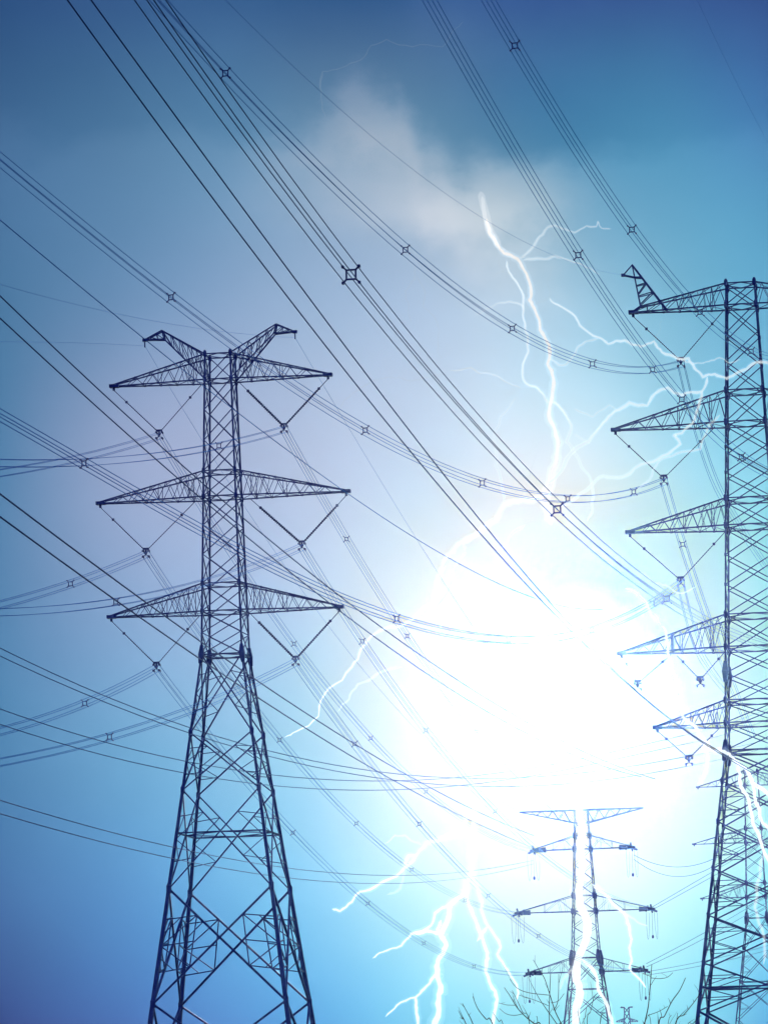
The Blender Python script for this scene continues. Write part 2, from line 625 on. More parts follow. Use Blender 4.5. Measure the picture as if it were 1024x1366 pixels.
def suspension_tower(name, label, x, y, spec, scale_w=1.0):
    root = thing(name, label, 'pylon', (x, y, 0), TROT, 'steel lattice pylons')
    prof = spec['profile']
    lw = lambda z: spec.get('lk', 1.0) * (0.33 if z < spec['waist'] * .5 else 0.26 if z < spec['waist'] - .1 else spec.get('sw', 0.115)) * scale_w
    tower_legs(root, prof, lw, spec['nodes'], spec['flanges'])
    body, shaft = MB(), MB()
    for z0, z1, sec in spec['body']:
        xpanel(body, prof, z0, z1, (0.135 if sec > 1 else 0.088) * scale_w, sec)
    for z in spec['belts']:
        belt(body, prof, z, 0.095 * scale_w)
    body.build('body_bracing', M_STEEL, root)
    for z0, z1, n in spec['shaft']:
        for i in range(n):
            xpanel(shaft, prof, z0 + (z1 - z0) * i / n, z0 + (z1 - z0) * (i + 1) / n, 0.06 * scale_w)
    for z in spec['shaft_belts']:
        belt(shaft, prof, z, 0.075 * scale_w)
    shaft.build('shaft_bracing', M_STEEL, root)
    for a in spec['arms']:
        for s in (-1, 1):
            arm(root, prof, s, a['zl'], a['zu'], a['len'], 0.085 * scale_w, a.get('n', 6), a.get('ztip'), upper_end=a.get('ue'))
    return root


def local(root_xy, lx, ly, z):
    c, s = math.cos(TROT), math.sin(TROT)
    return Vector((root_xy[0] + lx * c - ly * s, root_xy[1] + lx * s + ly * c, z))


# --- the near pylon on the left
A0 = P(294, 508, 250)
AX, AY = A0.x, A0.y
az_ = lambda py: zat(AX, AY, py)
zA = {k: az_(k) for k in (474, 508, 630, 664, 780, 817, 875, 980, 1056, 1113, 1187, 1339, 437, 448, 577, 734.5, 887.5)}
profA = [(0, 4.98 + (4.42 - 4.98) * 0), (zA[875], 1.37), (zA[474], 0.87)]
# half width at the foot from the leg slope seen between the waist and the lowest node
sl_ = (1.37 - 3.42) / (zA[875] - zA[1187])
profA[0] = (0, 1.37 - sl_ * zA[875])
specA = dict(
    profile=profA, waist=zA[875],
    nodes=[(zA[k], .5) for k in (1187, 1339)] + [(zA[k], .42) for k in (980, 1056)] +
          [(zA[k], .34) for k in (474, 508, 630, 664, 780, 817)] +
          [(zA[508] + (zA[630] - zA[508]) * i / 3, .2) for i in (1, 2)] +
          [(zA[664] + (zA[780] - zA[664]) * i / 3, .2) for i in (1, 2)],
    flanges=[(zA[875], .62)],
    body=[(zA[980], zA[875], 1), (zA[1056], zA[980], 1), (zA[1187], zA[1056], 1), (zA[1339], zA[1187], 2), (0, zA[1339], 2)],
    belts=[zA[1113] , zA[875]],
    shaft=[(zA[508], zA[474], 1), (zA[630], zA[508], 3), (zA[664], zA[630], 1), (zA[780], zA[664], 3), (zA[817], zA[780], 1), (zA[875], zA[817], 2)],
    shaft_belts=[zA[k] for k in (474, 508, 630, 664, 780, 817)],
    arms=[dict(zl=zA[508], zu=zA[474], len=7.5), dict(zl=zA[664], zu=zA[630], len=8.55, n=7), dict(zl=zA[817], zu=zA[780], len=7.9, n=7)])
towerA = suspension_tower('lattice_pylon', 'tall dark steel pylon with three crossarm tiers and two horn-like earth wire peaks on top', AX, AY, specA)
for s in (-1, 1):
    horn(towerA, s, [(5.2, zA[448]), (3.95, zA[437]), (3.8, zA[448] - .05)], (zA[474], zA[508]), hw_at(profA, zA[474]), .085)

# --- the near pylon on the right
B0 = P(988.5, 400, 235)
BX, BY = B0.x, B0.y
bz = lambda py: zat(BX, BY, py)
kB = (380, 409, 523, 565, 667, 703, 822, 865, 898, 936, 966, 1003, 1044, 1098, 1160, 1222, 1285, 1317, 1348, 402)
zB = {k: bz(k) for k in kB}
profB = [(0, 4.6), (zB[1003], 2.02), (zB[380], 0.90)]
profB[0] = (0, 2.02 + (2.02 - 4.15) / (zB[1003] - zB[1348]) * -1 * zB[1003] * 1.0)
specB = dict(
    profile=profB, waist=zB[1003], lk=0.8,
    nodes=[(zB[k], .36) for k in (380, 409, 523, 565, 667, 703, 822, 865, 936, 966)] +
          [(zB[k], .34) for k in (1044, 1098, 1160, 1222, 1285)] +
          [(zB[409] + (zB[523] - zB[409]) * i / 3, .22) for i in (1, 2)] +
          [(zB[565] + (zB[667] - zB[565]) * i / 3, .22) for i in (1, 2)] +
          [(zB[703] + (zB[822] - zB[703]) * i / 3, .22) for i in (1, 2)],
    flanges=[(zB[898], .66), (zB[1003], .66)],
    body=[(zB[1044], zB[1003], 0), (zB[1098], zB[1044], 1), (zB[1160], zB[1098], 1), (zB[1222], zB[1160], 1), (zB[1285], zB[1222], 1),
          (zB[1348], zB[1285], 1), (0, zB[1348], 2)],
    belts=[zB[1003], zB[1317]],
    shaft=[(zB[409], zB[380], 1), (zB[523], zB[409], 3), (zB[565], zB[523], 1), (zB[667], zB[565], 3), (zB[703], zB[667], 1),
           (zB[822], zB[703], 3), (zB[865], zB[822], 1), (zB[936], zB[865], 2), (zB[966], zB[936], 1), (zB[1003], zB[966], 1)],
    shaft_belts=[zB[k] for k in (380, 409, 523, 565, 667, 703, 822, 865, 936, 966)],
    arms=[dict(zl=zB[409], zu=zB[380], len=7.05, n=6, ue=(6.5, zB[402])), dict(zl=zB[565], zu=zB[523], len=8.45, n=7),
          dict(zl=zB[703], zu=zB[667], len=7.75, n=7), dict(zl=zB[865], zu=zB[822], len=8.55, n=7), dict(zl=zB[966], zu=zB[936], len=6.45, n=6)])
towerB = suspension_tower('lattice_pylon', 'dark pylon cut off by the right frame edge with five crossarm tiers', BX, BY, specB)
for s in (-1, 1):
    mb = MB()
    zt = zB[402]
    ap = (6.9, bz(345)); tip = (7.5, bz(358)); k1 = (6.45, zB[402]); k2 = (4.75, zB[409])
    for d in (-1, 1):
        A_, T_, K1, K2 = [Vector((s * p[0], d * w_, p[1])) for p, w_ in ((ap, .06), (tip, .06), (k1, .2), (k2, .45))]
        mid1, mid2 = A_.lerp(K1, .3), A_.lerp(K2, .28)
        mb.strut(A_, K1, .08); mb.strut(A_, K2, .11); mb.strut(A_, T_, .05); mb.strut(T_, mid1, .1); mb.strut(mid1, mid2, .1)
        for f in (.5, .75):
            mb.strut(A_.lerp(K1, f), A_.lerp(K2, f * .8), .06)
            mb.strut(A_.lerp(K1, f + .2), A_.lerp(K2, f * .8), .06)
    mb.box((s * tip[0], 0, tip[1]), (.25, .2, .18))
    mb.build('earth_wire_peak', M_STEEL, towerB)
    mb = MB()                                    # the short post on the fourth arm
    x4 = 5.2
    for d in (-.3, .3):
        mb.strut((s * x4, d, zB[865]), (s * x4, d, zB[865] + 1.05), .16)
    mb.strut((s * x4, -.3, zB[865] + 1.0), (s * x4, .3, zB[865] + 1.0), .14)
    mb.build('arm_post', M_STEEL, towerB)

# --- the pylon standing behind the right one
D0 = P(1005, 1120, 560)
DX, DY = D0.x, D0.y
dz = lambda py: zat(DX, DY, py)
kD = (1030, 1048, 1105, 1124, 1178, 1197, 1225, 1265, 1310, 1360)
zD = {k: dz(k) for k in kD}
profD = [(0, 4.6), (zD[1225], 1.5), (zD[1030], 0.95)]
specD = dict(lk=0.8, profile=profD, waist=zD[1225],
             nodes=[(zD[k], .55) for k in (1030, 1048, 1105, 1124, 1178, 1197)] + [(zD[k], .45) for k in (1265, 1310)],
             flanges=[(zD[1225], .9)],
             body=[(zD[1265], zD[1225], 1), (zD[1310], zD[1265], 1), (zD[1360], zD[1310], 1), (0, zD[1360], 1)],
             belts=[zD[1225], zD[1310]],
             shaft=[(zD[1048], zD[1030], 1), (zD[1105], zD[1048], 3), (zD[1124], zD[1105], 1), (zD[1178], zD[1124], 3), (zD[1197], zD[1178], 1), (zD[1225], zD[1197], 2)],
             shaft_belts=[zD[k] for k in (1030, 1048, 1105, 1124, 1178, 1197)],
             arms=[dict(zl=zD[1048], zu=zD[1030], len=8.1, n=5), dict(zl=zD[1124], zu=zD[1105], len=9.0, n=5), dict(zl=zD[1197], zu=zD[1178], len=8.1, n=5)])
suspension_tower('lattice_pylon', 'smaller distant pylon seen through the legs of the pylon at the right edge', DX, DY, specD, 0.85)

# --- the tension pylon in the flash at the centre
C0 = P(779, 1200, 490)
CX, CY = C0.x, C0.y
cz = lambda py: zat(CX, CY, py)
kC = (1081, 1098, 1115, 1133, 1195, 1216, 1278, 1297, 1320, 1365)
zC = {k: cz(k) for k in kC}
profC = [(0, 3.9), (zC[1278], 1.75), (zC[1081], 0.8)]
specC = dict(lk=0.85, profile=profC, waist=zC[1278],
             nodes=[(zC[k], .6) for k in (1115, 1133, 1195, 1216, 1297)], flanges=[(zC[1278], 1.0)],
             body=[(zC[1320], zC[1278], 1), (zC[1365], zC[1320], 1), (0, zC[1365], 1)],
             belts=[zC[1278], zC[1320]],
             shaft=[(zC[1133], zC[1081], 3), (zC[1195], zC[1133], 3), (zC[1216], zC[1195], 1), (zC[1278], zC[1216], 3)],
             shaft_belts=[zC[k] for k in (1081, 1098, 1115, 1133, 1195, 1216)],
             arms=[dict(zl=zC[1133], zu=zC[1115], len=6.7, n=2), dict(zl=zC[1216], zu=zC[1195], len=9.0, n=2), dict(zl=zC[1297], zu=zC[1278], len=7.8, n=2)])
towerC = suspension_tower('tension_pylon', 'squat tension pylon washed out by the white flash, jumper strings hanging from its arms', CX, CY, specC, 1.0)
for s in (-1, 1):
    mb = MB()
    hl = hw_at(profC, zC[1081])
    for d in (-1, 1):
        t_ = Vector((s * 8.1, d * .1, zC[1081]))
        mb.strut((s * hl, d * hl, zC[1081]), t_, .14)
        mb.strut((s * hl, d * hl, zC[1098]), t_, .12)
        for i in range(4):
            a0 = Vector((s * hl, d * hl, zC[1081])).lerp(t_, i / 5)
            b0 = Vector((s * hl, d * hl, zC[1098])).lerp(t_, (i + .5) / 5)
            a1 = Vector((s * hl, d * hl, zC[1081])).lerp(t_, (i + 1) / 5)
            mb.strut(a0, b0, .07); mb.strut(b0, a1, .07)
    mb.build('earth_wire_arm', M_STEEL, towerC)
    for (k, ln) in ((1133, 6.7), (1216, 9.0), (1297, 7.8)):
        mb = MB()                                 # strain plate: a broad end with short strain horns fore and aft
        z = zC[k]
        mb.strut((s * (ln - 1.9), 0, z + .05), (s * ln, 0, z), .65, .35)
        mb.strut((s * (ln - .9), -1.5, z - .25), (s * (ln - .9), 1.5, z + .45), .22)
        mb.strut((s * (ln - .3), -1.2, z + .5), (s * (ln - .3), 1.2, z - .35), .2)
        mb.strut((s * (ln - .4), 0, z), (s * (ln + .45), 0, z - .35), .25)
        mb.build('strain_plate', M_STEEL, towerC)

# --- the tiny pylon on the horizon
E0 = P(837, 1390, 1500)
EX, EY = E0.x, E0.y
ez = lambda py: zat(EX, EY, py)
profE = [(0, 2.6), (ez(1362), 1.2), (ez(1352), .9), (ez(1344), 1.0)]
rootE = thing('lattice_pylon', 'tiny far-off pylon low on the horizon beside the central pylon', 'pylon', (EX, EY, 0), TROT, 'steel lattice pylons')
tower_legs(rootE, profE, lambda z: .3, [], [])
mb = MB()
for a, b in ((0, 1396), (1396, 1376), (1376, 1362), (1362, 1352), (1352, 1344)):
    xpanel(mb, profE, ez(a) if a else 0, ez(b), .2)
mb.build('body_bracing', M_STEEL, rootE)
for s in (-1, 1):
    arm(rootE, profE, s, ez(1363.5), ez(1359), 4.2, .25, 3)
    arm(rootE, profE, s, ez(1344.5), ez(1344), 2.3, .25, 3)


# ------------------------------------------------------------------ insulator strings
def insulator(label, outer, inner, vert, thick_outer, thick_inner, gcat='V insulator strings under the crossarms', k=1.0, faint=False):
    root = thing('insulator_assembly', label, 'insulator', vert, TROT, gcat)
    inv = Matrix.Rotation(-TROT, 3, 'Z')
    for end, rad in ((outer, thick_outer), (inner, thick_inner)):
        e = inv @ (Vector(end) - Vector(vert))
        mb = MB()
        top, bot = e, e.normalized() * .28
        d = bot - top
        ln = d.length
        link = .22 if rad > .06 else .3
        mb.tube([top, top + d * link], .026 * k, 6)
        n = int(ln * (1 - link) / .15)
        pts, rr = [], []
        for i in range(n):
            f = link + (1 - link) * i / n
            g = (1 - link) / n
            for df, r_ in ((0, rad * .55), (.25, rad), (.45, rad), (.7, rad * .55)):
                pts.append(top + d * (f + df * g)); rr.append(r_)
        pts.append(bot); rr.append(rad * .4)
        mb.tube(pts, rr, 8)
        mb.box(top + d * link, (.16 * k, .12 * k, .16 * k))
        mb.build('insulator_string', M_DISC, root)
    mb = MB()
    mb.box((0, 0, .18), (.42 * k, .05, .12)); mb.box((0, 0, .02), (.12 * k, .05, .4))
    mb.strut((-.2 * k, 0, .18), (0, 0, -.28), .05 * k); mb.strut((.2 * k, 0, .18), (0, 0, -.28), .05 * k)
    mb.build('yoke_plate', M_FIT, root)
    for sx in (-1, 1):
        for z in (0, -.4):
            mb = MB()
            mb.tube([(sx * .2, -.28, z - .03), (sx * .2, -.1, z + .05), (sx * .2, .1, z + .05), (sx * .2, .28, z - .03)], [.03, .07 * k, .07 * k, .03], 6)
            mb.strut((sx * .2, 0, z + .02), (sx * .08, 0, z + .14), .05)
            mb.build('suspension_clamp', M_FIT, root)
    return root


def vpos(xy, lx, z):
    return local(xy, lx, 0, z)


def onvert(x, y, px, py, side_x):
    return None


AXY = (AX, AY)
VA = {}
tiersA = [('top', 508, 577, 7.4, 4.3, 1.25), ('middle', 664, 734.5, 8.45, 5.35, 1.85), ('lowest', 817, 887.5, 7.8, 4.75, 1.7)]
for nm, kl, kv, xo, xv, xi in tiersA:
    for s, sd in ((-1, 'left'), (1, 'right')):
        v = vpos(AXY, s * xv, zA[kv] + .2)
        o = vpos(AXY, s * xo, zA[kl] - .25)
        i_ = vpos(AXY, s * xi, zA[kl] - .12)
        VA[(nm, sd)] = v
        look = 'thick dark disc strings' if s > 0 else 'slim rod strings'
        insulator(f'V of {look} under the {nm} crossarm, {sd} side of the horned pylon', o, i_, v, .085 if s > 0 else .045, .1 if s > 0 else .034)

BXY = (BX, BY)
VB = {}
tiersB = [('top', 409, 484, 6.95, (905, 481), 1.1), ('second', 565, 641, 8.35, (882.5, 638), 2.0), ('third', 703, 778, 7.65, (905, 774), 1.5),
          ('fourth', 865, 910, 4.95, (932, 907), 1.9), ('fifth', 966, 1013, 6.3, (917, 1012), 2.4)]
cth, sth = math.cos(TROT), math.sin(TROT)
for nm, kl, kv, xo, vp, xi in tiersB:
    best = None
    for i in range(2000):                         # where along the arm the photographed vertex hangs
        lx = -2 - i * .004
        p = local(BXY, lx, 0, zB[kl])
        if best is None or abs(proj(p)[0] - vp[0]) < best[0]:
            best = (abs(proj(p)[0] - vp[0]), lx)
    lx = best[1]
    pl = local(BXY, lx, 0, 0)
    z = zat(pl.x, pl.y, vp[1])
    for s, sd in ((-1, 'left'), (1, 'right')):
        v = local(BXY, s * abs(lx), 0, z)
        VB[(nm, sd)] = v
        if s > 0:
            continue                              # wholly beyond the frame edge
        insulator(f'slim V insulator strings under the {nm} crossarm of the five-tier pylon', vpos(BXY, s * xo, zB[kl] - .25), vpos(BXY, s * xi, zB[kl] - .12), v, .038, .034)
v4 = P(850, 912, 233.6)
insulator('slim V strings hanging from the tapering outer end of the fourth crossarm in the glare', vpos(BXY, -8.4, zB[865] - .2), vpos(BXY, -5.25, zB[865] - .12), v4, .03, .03)

CXY = (CX, CY)
for nm, k, ln in (('top', 1133, 6.7), ('middle', 1216, 9.0), ('lowest', 1297, 7.8)):
    for s, sd in ((-1, 'left'), (1, 'right')):
        root = thing('jumper_string', f'jumper strings with a round weight under the {nm} {sd} arm tip of the central pylon', 'insulator',
                     local(CXY, s * (ln - .25), 0, zC[k] - .3), TROT, 'jumper strings of the central pylon')
        mb = MB(); mb.tube([(0, 0, 0), (0, 0, -3.2)], .022, 6); mb.build('insulator_string', M_DISC, root)
        mb = MB(); mb.tube([(0, 0, -3.05), (0, 0, -3.2), (0, 0, -3.4), (0, 0, -3.5)], [.08, .14, .14, .05], 8); mb.build('weight', M_FIT, root)
        for dx in (-.55, .5):
            mb = MB()
            mb.tube([(dx, -2.6, -.1), (dx * 1.05, -1.9, -2.4), (dx * 1.1, -.9, -3.4), (dx * 1.1, 0, -3.6), (dx * 1.1, .9, -3.4), (dx * 1.05, 1.9, -2.4), (dx, 2.6, -.1)], .018, 5)
            mb.build('jumper_cable', M_WIRE, root)


# ------------------------------------------------------------------ conductors
def polyfit(xs, ys, deg, wts=None):
    n = deg + 1
    A = [[0.0] * (n + 1) for _ in range(n)]
    for i, (x, y) in enumerate(zip(xs, ys)):
        w = 1.0 if wts is None else wts[i]
        for r_ in range(n):
            for c_ in range(n):
                A[r_][c_] += w * x ** (r_ + c_)
            A[r_][n] += w * y * x ** r_
    for i in range(n):
        pv = max(range(i, n), key=lambda k: abs(A[k][i]))
        A[i], A[pv] = A[pv], A[i]
        for k in range(n):
            if k != i:
                f_ = A[k][i] / A[i][i]
                for c_ in range(i, n + 1):
                    A[k][c_] -= f_ * A[i][c_]
    return [A[i][n] / A[i][i] for i in range(n)]


SPACER = None


def spacer_mesh():
    global SPACER
    if SPACER is None:
        mb = MB()
        a, b = .12, .21
        c = [(-a, 0, -a), (a, 0, -a), (a, 0, a), (-a, 0, a)]
        for i in range(4):
            mb.strut(c[i], c[(i + 1) % 4], .042)
        for sx in (-1, 1):
            for sz in (-1, 1):
                mb.strut((sx * a, 0, sz * a), (sx * b, 0, sz * b), .042)
                mb.box((sx * b, 0, sz * b), (.06, .12, .06))
        SPACER = mb.build('spacer', M_FIT)
        COL.objects.unlink(SPACER)
    return SPACER.data


class Plane:
    """the upright plane in which a hanging wire lies, from two plan points"""
    def __init__(self, p, q):
        self.o = Vector((p.x, p.y, 0))
        d = Vector((q.x - p.x, q.y - p.y, 0))
        self.len = d.length
        self.d = d.normalized()
        self.n = Vector((self.d.y, -self.d.x, 0))

    def hit(self, px, py):
        v = ray(px, py)
        tt = (self.o - CAM).dot(self.n) / v.dot(self.n)
        p = CAM + v * tt
        return (p - self.o).dot(self.d), p.z

    def at(self, s, z, off=0.0):
        p = self.o + self.d * s + self.n * off
        return Vector((p.x, p.y, z))


def span(name, label, cat, group, pts, da, db, offs, rad, deg=3, spacers=(), ext=(0, 0), pa=None, pb=None, part='conductor', sp_scale=1.0, wmat=None):
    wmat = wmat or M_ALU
    """pts: pixels along the middle of the wire; da, db: distances of its two ends (or 3-D ends pa, pb)"""
    p = pa if pa is not None else P(*pts[0], da)
    q = pb if pb is not None else P(*pts[-1], db)
    pl = Plane(p, q)
    sz = []
    if pa is not None:
        sz.append((0.0, pa.z, 30))
    for k, (a, b) in enumerate(pts):
        s_, z_ = pl.hit(a, b)
        sz.append((s_, z_, 1))
    if pb is not None:
        sz.append((pl.len, pb.z, 30))
    Ln = pl.len
    co = polyfit([a / Ln for a, _, _ in sz], [b for _, b, _ in sz], min(deg, len(sz) - 1), [w for _, _, w in sz])
    zf = lambda s_: sum(c * (s_ / Ln) ** i for i, c in enumerate(co))
    mx = 0
    for (a, b) in pts:
        s_, z_ = pl.hit(a, b)
        mx = max(mx, abs(proj(pl.at(s_, zf(s_)))[1] - b))
    if mx > 6:
        print('WIRE', label[:60], 'misses by %.1f px' % mx)
    lo, hi = -ext[0] * Ln, Ln * (1 + ext[1])

    def zx(s_):                                    # beyond the data go on straight with a steady sag
        if s_ < 0:
            e = Ln * .01
            g = (zf(e) - zf(0)) / e
            return zf(0) + g * s_ + .0004 * s_ * s_
        if s_ > Ln:
            e = Ln * .01
            g = (zf(Ln) - zf(Ln - e)) / e
            return zf(Ln) + g * (s_ - Ln) + .0004 * (s_ - Ln) ** 2
        return zf(s_)
    n = 64
    mids = [lo + (hi - lo) * i / n for i in range(n + 1)]
    root = thing(name, label, cat, pl.at(lo, 0), 0, group) if len(offs) > 1 else None
    org = pl.at(lo, 0) if root else Vector((0, 0, 0))
    for (on, oz) in offs:
        mb = MB()
        mb.tube([pl.at(s_, zx(s_) + oz, on) - org for s_ in mids], rad, 6)
        if root:
            mb.build(part, wmat, root, True)
        else:
            o = mb.build(name, wmat, None, True)
            tag(o, label, cat, group)
    if root:
        for (a, b) in spacers:
            s_, z_ = pl.hit(a, b)
            o = bpy.data.objects.new('spacer', spacer_mesh())
            COL.objects.link(o)
            o.parent = root
            o.location = pl.at(s_, zx(s_)) - org
            o.rotation_euler = (0, 0, math.atan2(-pl.n.y, -pl.n.x))
            o.scale = (sp_scale,) * 3
    return pl


QUAD = [(-.2, .2), (.2, .2), (-.2, -.2), (.2, -.2)]
GQ = 'four-wire bundles'
GT = 'twin-wire lines'
GE = 'single earth wires'
CC = 'power line'
down = Vector((0, 0, -.2))
rn = .015
NB = 'conductor_bundle'

# far spans from the horned pylon to the central pylon
tipC = {('top', 'left'): (712, 1135), ('top', 'right'): (845, 1132), ('middle', 'left'): (688, 1219), ('middle', 'right'): (868, 1213),
        ('lowest', 'left'): (703, 1299), ('lowest', 'right'): (860, 1295)}
lenC = {'top': 6.7, 'middle': 9.0, 'lowest': 7.8}
zkC = {'top': 1133, 'middle': 1216, 'lowest': 1297}
farA = {
    ('top', 'left'): ([(392, 859), (494.4, 985), (568, 1056.5)], [(392, 859), (494.4, 985), (568, 1056.5)]),
    ('top', 'right'): ([(462, 718), (543, 849.6), (635.5, 976)], [(462, 718), (543, 849.6), (635.5, 976)]),
    ('middle', 'left'): ([(266, 847), (373, 988.5), (475, 1097.7), (549, 1160), (664, 1217)], [(373, 988.5), (475, 1097.7), (549, 1160), (620, 1200)]),
    ('middle', 'right'): ([(483, 855.7), (568, 974.6)], [(483, 855.7), (568, 974.6), (660, 1080)]),
    ('lowest', 'left'): ([(253, 950), (390.6, 1111.7), (490.4, 1205), (565, 1258.5), (632, 1290)], [(390.6, 1111.7), (490.4, 1205), (565, 1258.5), (632, 1290)]),
    ('lowest', 'right'): ([(473, 993), (559, 1099.5), (651, 1195), (718, 1249)], [(473, 993), (559, 1099.5), (651, 1195), (718, 1249)]),
}
for (nm, sd), (pts, sps) in farA.items():
    s = -1 if sd == 'left' else 1
    e = local(CXY, s * lenC[nm], 0, zC[zkC[nm]])
    span(NB, f'thin four-wire bundle dropping from the {nm} {sd} insulator of the horned pylon', CC, GQ,
         pts, 0, 0, QUAD, rn, 3, sps, (0, 0), VA[(nm, sd)] + down, e)
nearA = {
    ('top', 'left'): ([(110, 610), (0, 631)], 209, []),
    ('top', 'right'): ([(270, 600), (150, 613), (0, 618)], 200, [(292, 596)]),
    ('middle', 'left'): ([(94, 779), (0, 807)], 209, [(94, 779)]),
    ('middle', 'right'): ([(268, 779), (154.5, 802.6), (0, 817)], 200, [(154.5, 802.6)]),
    ('lowest', 'left'): ([(113, 938.5), (0, 976)], 209, [(113, 938.5)]),
    ('lowest', 'right'): ([(243, 951), (146, 984), (0, 1017)], 200, [(146, 984)]),
}
for (nm, sd), (pts, d, sps) in nearA.items():
    span(NB, f'pale four-wire bundle leaving leftward from the {nm} {sd} insulator of the horned pylon', CC, GQ,
         pts, 0, d, QUAD, rn, 2, sps, (0, 1.2), VA[(nm, sd)] + down, None)
# near spans of the right pylon
nearB = {
    ('top', 'left'): ([(870, 491), (790, 487.5), (683, 437), (540.5, 332), (420, 222), (300.5, 97.5), (212, 0)], 150,
                      [(870, 491), (790, 487.5), (683, 437), (540.5, 332), (300.5, 97.5)], 'from the upper left corner to the top insulator of the five-tier pylon'),
    ('second', 'left'): ([(845, 657), (757, 665.5), (643, 644.5), (487, 573), (350, 486), (228, 397), (110, 304), (0, 211.6)], 165,
                         [(845, 657), (757, 665.5), (643, 644.5), (487, 573), (228, 397)], 'passing over the horned pylon to the second insulator at right'),
    ('third', 'left'): ([(870, 804), (789, 843), (678, 853), (529, 825), (400, 772), (270, 711), (112, 617), (0, 553.5)], 175,
                        [(870, 804), (789, 843), (678, 853), (529, 825), (112, 617)], 'crossing the middle of the horned pylon to the third insulator at right'),
    ('top', 'right'): ([(1001.5, 467), (933.6, 417.5), (842.5, 307), (760, 180), (686.5, 61.5), (651.5, 0)], 155,
                       [(1001.5, 467), (933.6, 417.5), (842.5, 307), (686.5, 61.5)], 'falling steeply behind the top crossarm of the five-tier pylon'),
    ('second', 'right'): ([(988.6, 610.5), (909, 531), (771, 340), (665, 165), (573.5, 0)], 150,
                          [(988.6, 610.5), (909, 531), (771, 340)], 'falling steeply to the right of the head of the brightest bolt'),
}
for (nm, sd), (pts, d, sps, lab) in nearB.items():
    span(NB, f'four-wire bundle {lab}', CC, GQ, pts, 0, d, QUAD, .018 if nm == 'third' else .014, 3, sps, (0, .5), VB[(nm, sd)] + down, None)
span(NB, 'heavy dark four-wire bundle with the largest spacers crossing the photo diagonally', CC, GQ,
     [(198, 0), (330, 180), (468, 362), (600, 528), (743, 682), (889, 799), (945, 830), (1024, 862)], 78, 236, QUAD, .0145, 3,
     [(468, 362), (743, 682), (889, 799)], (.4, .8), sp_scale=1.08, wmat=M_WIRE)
# far spans of the right pylon
for nm, pts, sps in (('top', [(916, 530), (937, 593), (962.5, 662)], []), ('second', [(898.4, 684), (910.4, 729), (940, 815)], [(910.4, 729)]),
                     ('third', [(908, 796), (919, 828), (938, 880)], [])):
    span(NB, f'faint four-wire bundle falling away behind the {nm} insulator of the five-tier pylon', CC, GQ, pts, 0, 262, QUAD, .014, 2, sps, (0, 1.5), VB[(nm, 'left')] + down, None)

# twin-wire lines: the two wires are given one by one
def twin(label, up_, lo_, da, db, rad, deg=3, ext=(.4, .4)):
    root = thing('twin_line', label, CC, (0, 0, 0), 0, GT)
    for k, pts in enumerate((up_, lo_)):
        pl = Plane(P(*pts[0], da), P(*pts[-1], db))
        sz = [pl.hit(*p) for p in pts]
        Ln = pl.len
        co = polyfit([a / Ln for a, _ in sz], [b for _, b in sz], min(deg, len(sz) - 1))
        zf = lambda s_: sum(c * (s_ / Ln) ** i for i, c in enumerate(co))
        mx = max(abs(proj(pl.at(a, zf(a)))[1] - p[1]) for (a, _), p in zip(sz, pts))
        if mx > 5:
            print('TWIN', label[:50], k, '%.1f px' % mx)
        e = Ln * .01
        g0, g1 = (zf(e) - zf(0)) / e, (zf(Ln) - zf(Ln - e)) / e
        line = []
        n = 70
        for i in range(n + 1):
            s_ = -ext[0] * Ln + Ln * (1 + ext[0] + ext[1]) * i / n
            z = zf(0) + g0 * s_ + .0004 * s_ * s_ if s_ < 0 else zf(Ln) + g1 * (s_ - Ln) + .0004 * (s_ - Ln) ** 2 if s_ > Ln else zf(s_)
            line.append(pl.at(s_, z))
        mb = MB()
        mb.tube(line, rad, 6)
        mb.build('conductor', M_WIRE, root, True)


twin('pair of dark wires from the top left corner into the white flash',
     [(121, 0), (180, 84), (257, 180), (330, 278), (400, 385), (470, 482), (600, 642), (730, 798), (790, 862), (853, 930), (935, 987)],
     [(97, 0), (180, 130), (232, 200), (330, 334), (400, 410), (470, 502), (600, 662), (685, 765), (760, 840), (815, 897), (885, 950), (950, 1000)], 86, 165, .020, 3, (.3, .4))
twin('pair of dark wires crossing in front of the middle crossarm of the horned pylon',
     [(0, 396), (130, 514), (256, 634), (333, 700), (442, 786.5), (575, 882), (700, 964), (755, 991)],
     [(0, 424.6), (130, 543), (236, 636), (327, 716), (450, 812), (590, 913), (700, 977), (740, 997)], 130, 250, .025, 3, (.4, .35))
twin('pair of dark wires crossing the horned pylon at its waist joint',
     [(0, 658), (120, 749), (267, 856.5), (340, 907), (473.6, 992), (580, 1054.6), (688, 1106), (712, 1115)],
     [(0, 688), (120, 777), (264, 877.5), (345, 934), (462, 1002.5), (580, 1071.6), (660, 1110), (710, 1131)], 140, 480, .034, 3, (.4, 0))
twin('upper of three level wire pairs behind the lower legs of the horned pylon',
     [(0, 866), (120, 920), (253.5, 969), (360.6, 1001), (472, 1028), (580, 1038), (700, 1036), (966, 1000)],
     [(0, 876), (120, 929), (253.5, 976.6), (360.6, 1009), (462, 1031.7), (523, 1043), (700, 1048), (966, 1012)], 170, 330, .020, 3, (.4, .3))
twin('middle of three level wire pairs behind the lower legs of the horned pylon',
     [(0, 948), (120, 982), (246, 1015), (361, 1034), (447, 1042.6), (536, 1042), (580, 1039), (700, 1026), (917, 980)],
     [(0, 968), (120, 1000), (245, 1031.5), (360.6, 1049), (427, 1054.5), (498, 1055), (580, 1048), (700, 1038), (917, 992)], 170, 330, .020, 3, (.4, .3))
